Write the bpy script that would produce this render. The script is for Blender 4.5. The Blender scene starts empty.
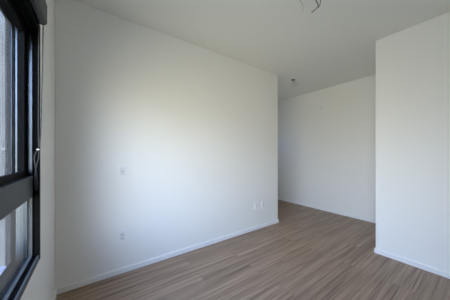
import bpy, bmesh, math, random
from mathutils import Vector, Matrix

scene = bpy.context.scene
COL = scene.collection

# ------------------------------------------------------------------ camera
EYE = 1.1702
YAW = math.radians(54.593)            # view direction, measured from +X
cam_data = bpy.data.cameras.new('camera')
cam = bpy.data.objects.new('camera', cam_data)
COL.objects.link(cam)
cam.location = (0, 0, EYE)
cam.rotation_euler = (math.pi / 2, 0, YAW - math.pi / 2)
cam_data.sensor_width = 36
cam_data.lens = 36 * 188.55 / 450
cam_data.shift_y = 3.58 / 450
cam_data.clip_start = 0.01
scene.camera = cam

# ------------------------------------------------------------------ sky light
world = bpy.data.worlds.new('sky')
scene.world = world
world.use_nodes = True
wn, wl = world.node_tree.nodes, world.node_tree.links
wn.clear()
w_out = wn.new('ShaderNodeOutputWorld')
w_bg = wn.new('ShaderNodeBackground')
w_tc = wn.new('ShaderNodeTexCoord')
w_sep = wn.new('ShaderNodeSeparateXYZ')
w_map = wn.new('ShaderNodeMapRange')
w_map.inputs['From Min'].default_value = -1
w_map.inputs['From Max'].default_value = 1
w_ramp = wn.new('ShaderNodeValToRGB')
cr = w_ramp.color_ramp
cr.elements[0].position = 0.0
cr.elements[0].color = (0.31, 0.295, 0.22, 1)
cr.elements[1].position = 1.0
cr.elements[1].color = (0.30, 0.46, 0.85, 1)
for pos, c in ((0.46, (0.375, 0.365, 0.295, 1)), (0.52, (0.49, 0.505, 0.51, 1)),
               (0.60, (0.56, 0.66, 0.81, 1)), (0.75, (0.39, 0.55, 0.88, 1))):
    e = cr.elements.new(pos)
    e.color = c
wl.new(w_tc.outputs['Generated'], w_sep.inputs[0])
wl.new(w_sep.outputs['Z'], w_map.inputs['Value'])
wl.new(w_map.outputs[0], w_ramp.inputs[0])
# broad bright haze round the hidden sun, bluer sky away from it
w_dot = wn.new('ShaderNodeVectorMath')
w_dot.operation = 'DOT_PRODUCT'
w_dot.inputs[1].default_value = Vector((-0.76, -0.62, 0.20)).normalized()
wl.new(w_tc.outputs['Generated'], w_dot.inputs[0])
w_haze = wn.new('ShaderNodeMapRange')
w_haze.interpolation_type = 'SMOOTHSTEP'
w_haze.inputs['From Min'].default_value = 0.45
w_haze.inputs['From Max'].default_value = 1.0
wl.new(w_dot.outputs['Value'], w_haze.inputs['Value'])
w_mix = wn.new('ShaderNodeMix')
w_mix.data_type = 'RGBA'
w_mix.clamp_result = False
w_mix.inputs['A'].default_value = (0.31, 0.39, 0.56, 1)
w_mix.inputs['B'].default_value = (1.48, 1.46, 1.42, 1)
wl.new(w_haze.outputs[0], w_mix.inputs['Factor'])
w_mul = wn.new('ShaderNodeVectorMath')
w_mul.operation = 'MULTIPLY'
wl.new(w_ramp.outputs[0], w_mul.inputs[0])
wl.new(w_mix.outputs['Result'], w_mul.inputs[1])
wl.new(w_mul.outputs[0], w_bg.inputs['Color'])
w_bg.inputs['Strength'].default_value = 1.0
wl.new(w_bg.outputs[0], w_out.inputs['Surface'])

# ------------------------------------------------------------------ exposure
vs = scene.view_settings
vs.view_transform = 'Standard'
vs.look = 'None'
vs.gamma = 1
vs.use_curve_mapping = False
vs.exposure = 4.02
scene.cycles.max_bounces = 14
scene.cycles.diffuse_bounces = 10

# ------------------------------------------------------------------ dimensions (metres)
H = 2.5
WX = -0.242          # inner face of the window wall
WO = -0.364          # its outer face
FY = 2.0898          # long white wall
EX = 2.585           # free end of the long white wall
CX, CY = 2.738, 0.784  # corner of the projecting right wall
DX = 3.900           # far wall
RY = -0.95           # wall behind the camera
KY = 3.55            # end of the passage
Y0, Y1 = -0.60, 1.492     # window, horizontally
Z0, Z1 = 0.572, 1.900     # window, vertically
XE = -0.345          # outside of the window frame

# a daylight portal (guides sampling only, gives no light of its own)
pl = bpy.data.lights.new('window_portal', 'AREA')
pl.shape = 'RECTANGLE'
pl.size = Z1 - Z0
pl.size_y = Y1 - Y0
pl.cycles.is_portal = True
po = bpy.data.objects.new('window_portal', pl)
COL.objects.link(po)
po.location = (WO - 0.01, (Y0 + Y1) / 2, (Z0 + Z1) / 2)
po.rotation_euler = (0, -math.pi / 2, 0)

pl2 = pl.copy()
pl2.size, pl2.size_y = 0.39, 0.46
po2 = bpy.data.objects.new('added_window_portal', pl2)  # sampling portal for the added passage window
COL.objects.link(po2)
po2.location = (3.13, KY + 0.13, 1.685)
po2.rotation_euler = (-math.pi / 2, 0, 0)


# ------------------------------------------------------------------ helpers
def box(bm, x0, x1, y0, y1, z0, z1):
    r = bmesh.ops.create_cube(bm, size=1)
    for v in r['verts']:
        v.co = Vector((x0 + (v.co.x + .5) * (x1 - x0), y0 + (v.co.y + .5) * (y1 - y0), z0 + (v.co.z + .5) * (z1 - z0)))
    return r['verts']


def cyl(bm, p0, p1, r, seg=16, r2=None):
    p0, p1 = Vector(p0), Vector(p1)
    d = p1 - p0
    q = d.to_track_quat('Z', 'Y').to_matrix().to_4x4()
    m = Matrix.Translation((p0 + p1) / 2) @ q
    return bmesh.ops.create_cone(bm, cap_ends=True, segments=seg, radius1=r, radius2=r if r2 is None else r2,
                                 depth=d.length, matrix=m)['verts']


def spline_pts(pts, n=8):
    P = [Vector(p) for p in pts]
    out = []
    for i in range(len(P) - 1):
        a, b = P[i], P[i + 1]
        pa = P[i - 1] if i else a * 2 - b
        pb = P[i + 2] if i + 2 < len(P) else b * 2 - a
        for k in range(n):
            t = k / n
            out.append(0.5 * ((2 * a) + (b - pa) * t + (2 * pa - 5 * a + 4 * b - pb) * t * t + (3 * a - pa - 3 * b + pb) * t ** 3))
    out.append(P[-1])
    return out


def tube(bm, pts, r, seg=8):
    rings = []
    prev = None
    for i, p in enumerate(pts):
        d = (pts[min(i + 1, len(pts) - 1)] - pts[max(i - 1, 0)]).normalized()
        u = prev if prev is not None else d.orthogonal()
        u = (u - d * u.dot(d))
        if u.length < 1e-6:
            u = d.orthogonal()
        u.normalize()
        prev = u
        v = d.cross(u)
        rings.append([bm.verts.new(p + (u * math.cos(2 * math.pi * k / seg) + v * math.sin(2 * math.pi * k / seg)) * r) for k in range(seg)])
    for a, b in zip(rings, rings[1:]):
        for k in range(seg):
            bm.faces.new((a[k], a[(k + 1) % seg], b[(k + 1) % seg], b[k]))
    bm.faces.new(rings[0][::-1])
    bm.faces.new(rings[-1])


def obj(name, bm, mat, parent=None, bevel=0, smooth=False, loc=None):
    bmesh.ops.recalc_face_normals(bm, faces=bm.faces)
    me = bpy.data.meshes.new(name)
    bm.to_mesh(me)
    bm.free()
    me.materials.append(mat)
    if smooth:
        for p in me.polygons:
            p.use_smooth = True
    o = bpy.data.objects.new(name, me)
    COL.objects.link(o)
    if loc:
        o.location = loc
    if parent:
        o.parent = parent
    if bevel:
        m = o.modifiers.new('bevel', 'BEVEL')
        m.width = bevel
        m.segments = 3
        m.limit_method = 'ANGLE'
    return o


def struct(name, bm, mat, bevel=0):
    o = obj(name, bm, mat, None, bevel)
    o['kind'] = 'structure'
    return o


def empty(name, loc, rz=0):
    o = bpy.data.objects.new(name, None)
    o.empty_display_size = 0.05
    COL.objects.link(o)
    o.location = loc
    o.rotation_euler = (0, 0, rz)
    return o


def tag(o, label, cat, group=None):
    o['label'] = label
    o['category'] = cat
    if group:
        o['group'] = group


# ------------------------------------------------------------------ materials
def mat(name, color, rough=0.6, metal=0.0, spec=0.5):
    m = bpy.data.materials.new(name)
    m.use_nodes = True
    b = m.node_tree.nodes['Principled BSDF']
    b.inputs['Base Color'].default_value = (*color, 1)
    b.inputs['Roughness'].default_value = rough
    b.inputs['Metallic'].default_value = metal
    b.inputs['Specular IOR Level'].default_value = spec
    return m


def bumpy(m, scale, strength, dist=0.002, detail=4, colvar=0.0):
    n, l = m.node_tree.nodes, m.node_tree.links
    b = n['Principled BSDF']
    tc = n.new('ShaderNodeTexCoord')
    nz = n.new('ShaderNodeTexNoise')
    nz.inputs['Scale'].default_value = scale
    nz.inputs['Detail'].default_value = detail
    bp = n.new('ShaderNodeBump')
    bp.inputs['Strength'].default_value = strength
    bp.inputs['Distance'].default_value = dist
    l.new(tc.outputs['Object'], nz.inputs['Vector'])
    l.new(nz.outputs['Fac'], bp.inputs['Height'])
    l.new(bp.outputs[0], b.inputs['Normal'])
    if colvar:
        hs = n.new('ShaderNodeHueSaturation')
        hs.inputs['Color'].default_value = b.inputs['Base Color'].default_value
        mr = n.new('ShaderNodeMapRange')
        mr.inputs['To Min'].default_value = 1 - colvar
        mr.inputs['To Max'].default_value = 1 + colvar
        l.new(nz.outputs['Fac'], mr.inputs['Value'])
        l.new(mr.outputs[0], hs.inputs['Value'])
        l.new(hs.outputs[0], b.inputs['Base Color'])
    return m


M_wall = bumpy(mat('wall_paint', (0.88, 0.88, 0.855), 0.55, spec=0.35), 180, 0.08, 0.0006)
M_ceil = bumpy(mat('ceiling_paint', (0.84, 0.845, 0.80), 0.8, spec=0.2), 180, 0.06, 0.0006)
M_base = mat('baseboard_paint', (0.90, 0.90, 0.90), 0.35)
M_alu = bumpy(mat('black_aluminium', (0.0035, 0.0038, 0.0042), 0.62, spec=0.04), 900, 0.03, 0.0003)
M_alug = bumpy(mat('charcoal_lit_aluminium', (0.055, 0.058, 0.06), 0.5, spec=0.35), 900, 0.03, 0.0003)  # lighter grey stands in for light on frame faces; also beads, handles
M_cass = bumpy(mat('charcoal_cassette', (0.04, 0.044, 0.048), 0.45, spec=0.4), 700, 0.03, 0.0003)
M_satin = mat('satin_anodised_aluminium', (0.12, 0.145, 0.175), 0.25, metal=0.9)
M_chain = mat('black_chain', (0.015, 0.015, 0.016), 0.4)
M_white = mat('white_plastic', (0.92, 0.92, 0.92), 0.3)
M_module = mat('light_grey_plastic', (0.79, 0.79, 0.79), 0.32)
M_dark = mat('dark_slot', (0.03, 0.03, 0.03), 0.6)
M_wblack = mat('black_insulation', (0.02, 0.02, 0.022), 0.4)
M_wwhite = mat('pale_insulation', (0.52, 0.50, 0.44), 0.4)
M_wblue = mat('grey_insulation', (0.30, 0.31, 0.31), 0.4)
M_jbox = mat('junction_box_plastic', (0.03, 0.03, 0.03), 0.5)
M_plaster = bumpy(mat('rough_render', (0.050, 0.050, 0.052), 0.9, spec=0.2), 120, 0.9, 0.004, 6, 0.35)
M_clad = bumpy(mat('blue_grey_cladding', (0.135, 0.138, 0.132), 0.7, spec=0.2), 3, 0.05, 0.002, 5, 0.3)
M_stone = bumpy(mat('pale_granite', (0.34, 0.34, 0.37), 0.5), 260, 0.1, 0.0006, 4, 0.25)


def make_glass():
    m = bpy.data.materials.new('window_glass')
    m.use_nodes = True
    n, l = m.node_tree.nodes, m.node_tree.links
    n.clear()
    out = n.new('ShaderNodeOutputMaterial')
    tr = n.new('ShaderNodeBsdfTransparent')
    tr.inputs['Color'].default_value = (0.955, 0.955, 0.955, 1)
    gl = n.new('ShaderNodeBsdfGlossy')
    gl.inputs['Roughness'].default_value = 0.01
    fr = n.new('ShaderNodeFresnel')
    geo = n.new('ShaderNodeNewGeometry')        # same reflectance on entering and on leaving the pane
    io = n.new('ShaderNodeMapRange')
    io.inputs['To Min'].default_value = 1.45
    io.inputs['To Max'].default_value = 1 / 1.45
    l.new(geo.outputs['Backfacing'], io.inputs['Value'])
    l.new(io.outputs[0], fr.inputs['IOR'])
    mx = n.new('ShaderNodeMixShader')
    l.new(fr.outputs[0], mx.inputs[0])
    l.new(tr.outputs[0], mx.inputs[1])
    l.new(gl.outputs[0], mx.inputs[2])
    l.new(mx.outputs[0], out.inputs['Surface'])
    return m


M_glass = make_glass()


def make_floor():
    m = bpy.data.materials.new('laminate_planks')
    m.use_nodes = True
    n, l = m.node_tree.nodes, m.node_tree.links
    b = n['Principled BSDF']
    tc = n.new('ShaderNodeTexCoord')
    br = n.new('ShaderNodeTexBrick')
    br.offset = 0.37
    br.offset_frequency = 2
    br.inputs['Color1'].default_value = (0, 0, 0, 1)
    br.inputs['Color2'].default_value = (1, 1, 1, 1)
    br.inputs['Mortar'].default_value = (0.5, 0.5, 0.5, 1)
    br.inputs['Scale'].default_value = 1
    br.inputs['Mortar Size'].default_value = 0.0011
    br.inputs['Mortar Smooth'].default_value = 0.2
    br.inputs['Bias'].default_value = 0
    br.inputs['Brick Width'].default_value = 1.36
    br.inputs['Row Height'].default_value = 0.184
    l.new(tc.outputs['Object'], br.inputs['Vector'])
    rnd = n.new('ShaderNodeSeparateColor')
    l.new(br.outputs['Color'], rnd.inputs[0])
    w = n.new('ShaderNodeMath')
    w.operation = 'MULTIPLY'
    w.inputs[1].default_value = 37.0
    l.new(rnd.outputs[0], w.inputs[0])

    def streak(sx, sy, detail, rough):
        mp = n.new('ShaderNodeMapping')
        mp.inputs['Scale'].default_value = (sx, sy, 1)
        l.new(tc.outputs['Object'], mp.inputs['Vector'])
        nz = n.new('ShaderNodeTexNoise')
        nz.noise_dimensions = '4D'
        nz.inputs['Scale'].default_value = 1
        nz.inputs['Detail'].default_value = detail
        nz.inputs['Roughness'].default_value = rough
        l.new(mp.outputs[0], nz.inputs['Vector'])
        l.new(w.outputs[0], nz.inputs['W'])
        return nz
    s1 = streak(0.7, 30, 4, 0.65)
    s2 = streak(2.2, 110, 3, 0.6)
    a = n.new('ShaderNodeMath')
    a.operation = 'MULTIPLY_ADD'
    a.inputs[1].default_value = 0.45
    l.new(s2.outputs['Fac'], a.inputs[0])
    k = n.new('ShaderNodeMath')
    k.operation = 'MULTIPLY'
    k.inputs[1].default_value = 0.55
    l.new(s1.outputs['Fac'], k.inputs[0])
    l.new(k.outputs[0], a.inputs[2])
    rp = n.new('ShaderNodeValToRGB')
    e = rp.color_ramp.elements
    e[0].position = 0.33
    e[0].color = (0.115, 0.073, 0.050, 1)
    e[1].position = 0.68
    e[1].color = (0.525, 0.372, 0.258, 1)
    x = e.new(0.50)
    x.color = (0.315, 0.215, 0.146, 1)
    l.new(a.outputs[0], rp.inputs[0])
    hs = n.new('ShaderNodeHueSaturation')
    mr = n.new('ShaderNodeMapRange')
    mr.inputs['To Min'].default_value = 0.93
    mr.inputs['To Max'].default_value = 1.07
    l.new(rnd.outputs[0], mr.inputs['Value'])
    l.new(mr.outputs[0], hs.inputs['Value'])
    l.new(rp.outputs[0], hs.inputs['Color'])
    mx = n.new('ShaderNodeMix')
    mx.data_type = 'RGBA'
    mx.inputs['B'].default_value = (0.10, 0.072, 0.055, 1)
    l.new(br.outputs['Fac'], mx.inputs['Factor'])
    l.new(hs.outputs[0], mx.inputs['A'])
    l.new(mx.outputs['Result'], b.inputs['Base Color'])
    b.inputs['Roughness'].default_value = 0.42
    b.inputs['Specular IOR Level'].default_value = 0.4
    bp = n.new('ShaderNodeBump')
    bp.inputs['Strength'].default_value = 0.12
    bp.inputs['Distance'].default_value = 0.001
    l.new(a.outputs[0], bp.inputs['Height'])
    l.new(bp.outputs[0], b.inputs['Normal'])
    return m


M_floor = make_floor()

# ------------------------------------------------------------------ room shell
T = 0.12
bm = bmesh.new()
box(bm, WO, DX + T, RY - T, KY + T, -0.12, 0)
struct('floor', bm, M_floor)
bm = bmesh.new()
box(bm, WO, DX + T, RY - T, KY + T, H, H + 0.12)
struct('ceiling', bm, M_ceil)

# window wall: four blocks round the opening
bm = bmesh.new()
box(bm, WO + 0.004, WX, RY - T, Y0, 0, H)
box(bm, WO + 0.004, WX, Y1, FY + T, 0, H)
box(bm, WO + 0.004, WX, Y0, Y1, 0, Z0)
box(bm, WO + 0.004, WX, Y0, Y1, Z1, H)
struct('wall_left', bm, M_wall)

bm = bmesh.new()
box(bm, WX, EX, FY, FY + T, 0, H)
struct('wall_front', bm, M_wall, 0.003)
bm = bmesh.new()
box(bm, EX - T, EX, FY + T, KY, 0, H)
struct('wall_passage', bm, M_wall)
bm = bmesh.new()
box(bm, CX, DX, RY - T, CY, 0, H)
struct('wall_right', bm, M_wall, 0.003)
bm = bmesh.new()
box(bm, DX, DX + T, CY - 0.3, KY + T, 0, H)
struct('wall_far', bm, M_wall)
bm = bmesh.new()
PX0, PX1, PZ0, PZ1 = 2.90, 3.36, 1.42, 1.95     # opening for an invented window that brightens the passage
box(bm, EX - T, PX0, KY, KY + T, 0, H)
box(bm, PX1, DX, KY, KY + T, 0, H)
box(bm, PX0, PX1, KY, KY + T, 0, PZ0)
box(bm, PX0, PX1, KY, KY + T, PZ1, H)
struct('wall_end', bm, M_wall)
bm = bmesh.new()
box(bm, WX, CX, RY - T, RY, 0, H)
struct('wall_rear', bm, M_wall)


# baseboards
def baseboard(name, *runs):
    b_ = bmesh.new()
    for r in runs:
        box(b_, *r, 0, 0.052)
    return struct(name, b_, M_base, 0.003)


t = 0.012
baseboard('baseboard_front', (WX, EX + t, FY - t, FY))
baseboard('baseboard_left', (WX, WX + t, RY, FY - t))
baseboard('baseboard_right', (CX - t, CX, RY, CY + t), (CX, DX - t, CY, CY + t))
baseboard('baseboard_far', (DX - t, DX, CY, KY))
baseboard('baseboard_passage', (EX, EX + t, FY, KY))
baseboard('baseboard_end', (EX + t, DX - t, KY - t, KY))
baseboard('baseboard_rear', (WX + t, CX - t, RY, RY + t))

# rough outer render, seen through the glass as the side and head of the opening
bm = bmesh.new()
box(bm, WO - 0.003, WO + 0.004, RY - T, Y0 - 0.0, -0.1, H + .1)
box(bm, WO - 0.003, WO + 0.004, Y1, FY + T, -0.1, H + .1)
box(bm, WO - 0.003, WO + 0.004, Y0, Y1, -0.1, Z0 - 0.03)
box(bm, WO - 0.003, WO + 0.004, Y0, Y1, Z1, H + .1)
box(bm, WO - 0.003, XE - 0.0005, Y1 - 0.018, Y1, Z0, Z1)
box(bm, WO - 0.003, XE - 0.0005, Y0, Y0 + 0.018, Z0, Z1)
box(bm, WO - 0.003, XE - 0.0005, Y0, Y1, Z1 - 0.018, Z1)
struct('wall_outside', bm, M_plaster)

# ------------------------------------------------------------------ window
win = empty('window_1', (WX, (Y0 + Y1) / 2, Z0))
win['kind'] = 'structure'
wl_ = win.location.copy()


def wpart(name, bm_, m_, parent=win, bevel=0.0, off=True):
    for v in bm_.verts:
        v.co -= wl_
    return obj(name, bm_, m_, parent, bevel)


XA = WX + 0.006       # room face of the frame
XT = -0.2608          # face of the transom
XS = -0.284           # face of the sliding sash
IY0, IY1 = Y0 + 0.030, Y1 - 0.030
bm = bmesh.new()
box(bm, XE, XA, IY1, Y1 - 0.0005, Z0 + .0005, Z1 - .0005)
box(bm, XE, XA, Y0 + .0005, IY0, Z0 + .0005, Z1 - .0005)
box(bm, XE, XA, IY0, IY1, Z1 - 0.045, Z1 - .0005)
box(bm, XE, XA - 0.008, IY0, IY1, Z0 + .0005, Z0 + 0.030)
# head tracks
for xa in (-0.262, -0.274, -0.306):
    box(bm, xa - 0.004, xa, IY0, IY1, Z1 - 0.065, Z1 - 0.045)
# jamb tracks above the transom
for xa in (-0.2608, -0.281):
    box(bm, xa - 0.003, xa, IY1 - 0.006, IY1, 1.05, Z1 - 0.045)
wpart('window_frame', bm, M_alu, bevel=0.0008)
# satin guide strips let into the right jamb
bm = bmesh.new()
box(bm, -0.2838, -0.2615, IY1 - 0.003, IY1, 1.046, Z1 - 0.045)
s_ = wpart('guide_strip', bm, M_satin)
s_['label'] = 'satin grey guide strip'
bm = bmesh.new()
box(bm, -0.3265, -0.3205, IY1 - 0.003, IY1, 1.046, Z1 - 0.045)
box(bm, -0.3425, -0.3410, IY1 - 0.003, IY1, 1.046, Z1 - 0.045)
box(bm, -0.3250, -0.2830, IY1 - 0.003, IY1, Z0 + 0.030, 0.940)
s_ = wpart('outer_guide_strip', bm, M_satin)
s_['label'] = 'satin grey outer guide strip'
bm = bmesh.new()
box(bm, XA - 0.008, XA, IY0, IY1, Z0 + .0005, Z0 + 0.031)  # front face of the black frame, its lit tone put into the colour
wpart('bottom_rail', bm, M_alug, bevel=0.001)
bm = bmesh.new()
box(bm, XT - 0.06, XT, IY0, IY1, 0.940, 1.046)  # light on the transom face is painted as a lighter grey
wpart('transom', bm, M_alug, bevel=0.001)


# lower fixed lights
MY = 0.43
def fixed_light(ya, yb):
    b_ = bmesh.new()
    x0, x1 = -0.276, -0.2625
    z0, z1 = Z0 + 0.030, 0.940
    for q in ((ya, ya + 0.008, z0, z1), (yb - 0.008, yb, z0, z1), (ya + .008, yb - .008, z0, z0 + 0.008), (ya + .008, yb - .008, z1 - 0.008, z1)):
        box(b_, x0, x1, *q)
    s = wpart('glazing_bead', b_, M_alug)
    b_ = bmesh.new()
    box(b_, -0.2735, -0.2675, ya + 0.008, yb - 0.008, z0 + 0.008, z1 - 0.008)
    g = wpart('glass_pane', b_, M_glass, parent=s)
    return s


fixed_light(MY + 0.02, IY1)
fixed_light(IY0, MY - 0.02)
bm = bmesh.new()
box(bm, XT - 0.06, XT, MY - 0.02, MY + 0.02, Z0 + 0.030, 0.940)
wpart('mullion', bm, M_alu)


# upper sliding sashes
def sash(ya, yb, x1, th=0.024):
    z0, z1 = 1.046, Z1 - 0.052
    b_ = bmesh.new()
    st = 0.045
    x0 = x1 - th
    box(b_, x0, x1, ya, ya + st, z0, z1)
    box(b_, x0, x1, yb - st, yb, z0, z1)
    box(b_, x0, x1, ya + st, yb - st, z0, z0 + 0.030)
    box(b_, x0, x1, ya + st, yb - st, z1 - 0.040, z1)
    s = wpart('sliding_sash', b_, M_alu, bevel=0.001)
    b_ = bmesh.new()
    box(b_, x1 - 0.019, x1 - 0.013, ya + st, yb - st, z0 + .030, z1 - .040)
    wpart('glass_pane', b_, M_glass, parent=s)
    b_ = bmesh.new()
    box(b_, x1, x1 + 0.006, ya + 0.012, ya + 0.030, 1.30, 1.42)
    wpart('sash_handle', b_, M_alug, parent=s, bevel=0.002)


sash(MY - 0.022, IY1 - 0.003, XS)
sash(IY0 + 0.003, MY + 0.022, XS - 0.0275, 0.012)

# made-up window, out of view, added to throw daylight onto the passage wall
w2 = empty('window_added', ((PX0 + PX1) / 2, KY, PZ0))
w2['kind'] = 'structure'
bm = bmesh.new()
hw, hh = (PX1 - PX0) / 2 - .0005, PZ1 - PZ0
for q in ((-hw, -hw + .035, .0005, hh - .0005), (hw - .035, hw, .0005, hh - .0005), (-hw + .035, hw - .035, .0005, .035), (-hw + .035, hw - .035, hh - .035, hh - .0005)):
    box(bm, q[0], q[1], 0.03, 0.09, q[2], q[3])
obj('window_frame', bm, M_alu, w2, 0.001)
bm = bmesh.new()
box(bm, -hw + .035, hw - .035, 0.055, 0.061, .035, hh - .035)
obj('glass_pane', bm, M_glass, w2)

# clad wing added outside, blocks bright sky and dims the view through the panes
bm = bmesh.new()
for k in range(7):
    for j in range(9):
        box(bm, -7.4 + k, -6.415 + k, 2.9, 3.02, -12.0 + 2.5 * j, -9.515 + 2.5 * j)
box(bm, -7.4, -0.6, 2.915, 3.30, -12, 10.5)
struct('wall_added_wing', bm, M_clad, 0.004)

# outer stone sill
bm = bmesh.new()
box(bm, WO - 0.055, XE, Y0, Y1, Z0 - 0.03, Z0 + 0.006)
struct('trim_1', bm, M_stone, 0.003)

# ------------------------------------------------------------------ roller blind
CE = 1.437
bl = empty('roller_blind', (WX, 0.45, 1.94))
tag(bl, 'charcoal roller blind cassette with bead chain, closed above the window', 'blind')
bo = bl.location.copy()


def bpart(name, bm_, m_, parent=bl, bevel=0.0, smooth=False):
    for v in bm_.verts:
        v.co -= bo
    return obj(name, bm_, m_, parent, bevel, smooth)


bm = bmesh.new()
xb, xf = WX + 0.0005, -0.2005
# profile of the cassette in X-Z, extruded along Y
prof = [(xb, 2.0), (xb, 1.9005), (XA + 0.001, 1.9005), (XA + 0.001, 1.884), (-0.228, 1.8815), (-0.214, 1.883), (-0.205, 1.889), (xf, 1.900), (xf, 1.998), (-0.203, 2.0)]
yA, yB = -0.55, CE - 0.003
va = [bm.verts.new((x, yA, z)) for x, z in prof]
vb = [bm.verts.new((x, yB, z)) for x, z in prof]
bm.faces.new(va)
bm.faces.new(vb[::-1])
for i in range(len(prof)):
    j = (i + 1) % len(prof)
    bm.faces.new((va[i], va[j], vb[j], vb[i]))
bpart('cassette', bm, M_cass)
for ya, yb in ((CE - 0.003, CE), (-0.553, -0.55)):
    bm = bmesh.new()
    va = [bm.verts.new((x + (0.0008 if x > -0.215 else 0), ya, z)) for x, z in prof]
    vb = [bm.verts.new((x + (0.0008 if x > -0.215 else 0), yb, z)) for x, z in prof]
    bm.faces.new(va)
    bm.faces.new(vb[::-1])
    for i in range(len(prof)):
        j = (i + 1) % len(prof)
        bm.faces.new((va[i], va[j], vb[j], vb[i]))
    bpart('end_cap', bm, M_chain)

# bead chain: two strands, a clip, and the loose loop below
ch = bmesh.new()
yc = 1.420
strands = [
    spline_pts([(-0.2135, yc, 1.884), (-0.2175, yc, 1.60), (-0.2225, yc, 1.32), (-0.2300, yc + .01, 1.200)]),
    spline_pts([(-0.2300, yc, 1.884), (-0.2315, yc, 1.60), (-0.2320, yc, 1.32), (-0.2330, yc + .01, 1.200)]),
    spline_pts([(-0.2335, yc + .01, 1.190), (-0.2310, yc, 1.150), (-0.2400, yc, 1.100), (-0.2455, yc, 1.050), (-0.2440, yc, 0.985),
                (-0.2400, yc, 0.972), (-0.2370, yc, 0.990), (-0.2390, yc, 1.050), (-0.2440, yc, 1.100), (-0.2480, yc, 1.150), (-0.2390, yc + .01, 1.190)]),
]
for s in strands:
    tube(ch, s, 0.0019, 6)
    acc = 0
    for a_, b_ in zip(s, s[1:]):
        L = (b_ - a_).length
        p = (0.007 - acc)
        while p < L:
            c = a_.lerp(b_, p / L)
            bmesh.ops.create_icosphere(ch, subdivisions=1, radius=0.0033, matrix=Matrix.Translation(c))
            p += 0.007
        acc = (acc + L) % 0.007
chain = bpart('bead_chain', ch, M_chain, smooth=True)
bm = bmesh.new()
box(bm, -0.2400, -0.2295, yc + .004, yc + .014, 1.1895, 1.1955)
co_ = bpart('chain_clip', bm, M_white, parent=chain, bevel=0.001)
co_['label'] = 'small white chain clip'


# ------------------------------------------------------------------ power outlets (plates 78 x 118 mm)
def outlet(name, x, z, label, kind):
    o = empty(name, (x, FY, z))
    tag(o, label, 'outlet' if name == 'power_outlet' else 'switch', 'white wall plates on the long wall')
    b_ = bmesh.new()
    w, h, th = 0.039, 0.059, 0.008
    iw, ih = 0.0235, 0.0375
    for q in ((-w, -iw, -h, h), (iw, w, -h, h), (-iw, iw, ih, h), (-iw, iw, -h, -ih)):
        box(b_, q[0], q[1], -th, -0.0003, q[2], q[3])
    bmesh.ops.remove_doubles(b_, verts=b_.verts, dist=1e-5)
    obj('cover_plate', b_, M_white, o, 0.0012)
    if kind == 'double':
        zs, mh = (0.0185, -0.0185), 0.0175
    else:
        zs, mh = (0.0,), 0.036
    for zc in zs:
        b_ = bmesh.new()
        box(b_, -0.0225, 0.0225, -0.0066, -0.0003, zc - mh, zc + mh)
        md = obj('socket_module' if name == 'power_outlet' else 'rocker', b_, M_module, o, 0.001)
        if name == 'power_outlet':
            # six-sided recess face with three round holes
            b_ = bmesh.new()
            ring = [(-0.019, 0), (-0.0125, 0.009), (0.0125, 0.009), (0.019, 0), (0.0125, -0.009), (-0.0125, -0.009)]
            va = [b_.verts.new((x_, -0.0066, zc + z_)) for x_, z_ in ring]
            vb = [b_.verts.new((x_ * .93, -0.0076, zc + z_ * .93)) for x_, z_ in ring]
            b_.faces.new(vb)
            for i in range(6):
                b_.faces.new((va[i], va[(i + 1) % 6], vb[(i + 1) % 6], vb[i]))
            b_.faces.new(va[::-1])
            obj('socket_face', b_, M_module, md)
            b_ = bmesh.new()
            for hx, hz in ((-0.0095, 0), (0, -0.003), (0.0095, 0)):
                cyl(b_, (hx, -0.0070, zc + hz), (hx, -0.0079, zc + hz), 0.0028, 12)
            obj('pin_holes', b_, M_dark, md)
        else:
            b_ = bmesh.new()
            box(b_, -0.0015, 0.0015, -0.0071, -0.006, zc + 0.004, zc + 0.012)
            obj('marker_line', b_, M_dark, md)
    return o


outlet('power_outlet', 0.252, 0.997, 'white outlet plate at mid height on the long wall, directly above another outlet', 'single')
outlet('power_outlet', 0.250, 0.361, 'white double outlet low on the long wall, nearest the window', 'double')
outlet('power_outlet', 2.083, 0.367, 'left of the two white outlets low beside the free end of the long wall', 'single')
outlet('power_outlet', 2.225, 0.355, 'right of the two white outlets, closest to the free end of the long wall', 'single')


# ------------------------------------------------------------------ ceiling points with loose wires
def ceiling_point(x, y, label, wires, r=0.045, lid=False):
    o = empty('ceiling_wiring', (x, y, H))
    tag(o, label, 'ceiling wiring', 'bare wires at the ceiling light points')
    b_ = bmesh.new()
    cyl(b_, (0, 0, -0.0003), (0, 0, -0.006), r, 24)
    obj('junction_box', b_, M_jbox, o, 0.001)
    for m_, rr, pts in wires:
        b_ = bmesh.new()
        tube(b_, spline_pts(pts, 6), rr, 8)
        obj('wire', b_, m_, o, smooth=True)
    return o


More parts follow.
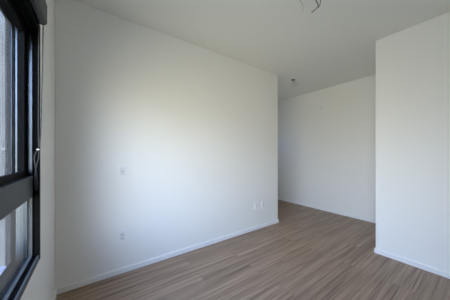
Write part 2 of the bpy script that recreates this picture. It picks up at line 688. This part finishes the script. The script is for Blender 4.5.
ceiling_point(1.50, 0.80, 'black and pale wires hanging from the ceiling light point in the middle of the bedroom', [
    (M_wblack, 0.0030, [(-0.03, 0.02, -0.004), (-0.022, 0.025, -0.045), (-0.013, 0.020, -0.085), (0.002, 0.010, -0.122), (-0.006, 0.016, -0.148), (-0.040, 0.039, -0.186)]),
    (M_wblack, 0.0026, [(0.012, -0.005, -0.004), (0.020, -0.006, -0.045), (0.018, -0.002, -0.084), (0.015, 0.0, -0.116), (0.004, 0.008, -0.146)]),
    (M_wwhite, 0.0026, [(-0.035, 0.025, -0.004), (-0.08, 0.06, -0.05), (-0.118, 0.094, -0.082), (-0.104, 0.085, -0.110), (-0.098, 0.080, -0.145), (-0.102, 0.083, -0.17)]),
])
ceiling_point(2.969, 2.059, 'grey wires dangling from the ceiling light point in the passage beyond the long wall', [
    (M_wblue, 0.003, [(0.0, 0, -0.004), (0.012, 0, -0.04), (0.008, 0, -0.085), (0.012, -0.005, -0.115)]),
    (M_wblue, 0.0025, [(0.012, 0, -0.004), (0.04, -0.01, -0.05), (0.06, -0.02, -0.10), (0.045, -0.02, -0.13)]),
    (M_wwhite, 0.0025, [(-0.012, 0, -0.004), (-0.03, 0.0, -0.05), (-0.045, 0.01, -0.10), (-0.02, 0.0, -0.15)]),
    (M_wwhite, 0.0025, [(0.02, 0, -0.004), (0.07, -0.02, -0.03), (0.11, -0.04, -0.06), (0.10, -0.04, -0.10)]),
], r=0.035)

# ------------------------------------------------------------------ small cable outlet high on the far wall
co = empty('cable_outlet', (DX, 2.018, 2.118), 0)
tag(co, 'small grey cable outlet high on the far wall of the passage', 'cable outlet')
bm = bmesh.new()
cyl(bm, (-0.0003, 0, 0), (-0.006, 0, 0), 0.022, 20)
obj('outlet_ring', bm, M_white, co, 0.001)
bm = bmesh.new()
tube(bm, spline_pts([(-0.005, 0, 0), (-0.02, 0.002, -0.004), (-0.026, 0.006, -0.03)], 6), 0.004, 8)
obj('cable_stub', bm, M_wblue, co, smooth=True)
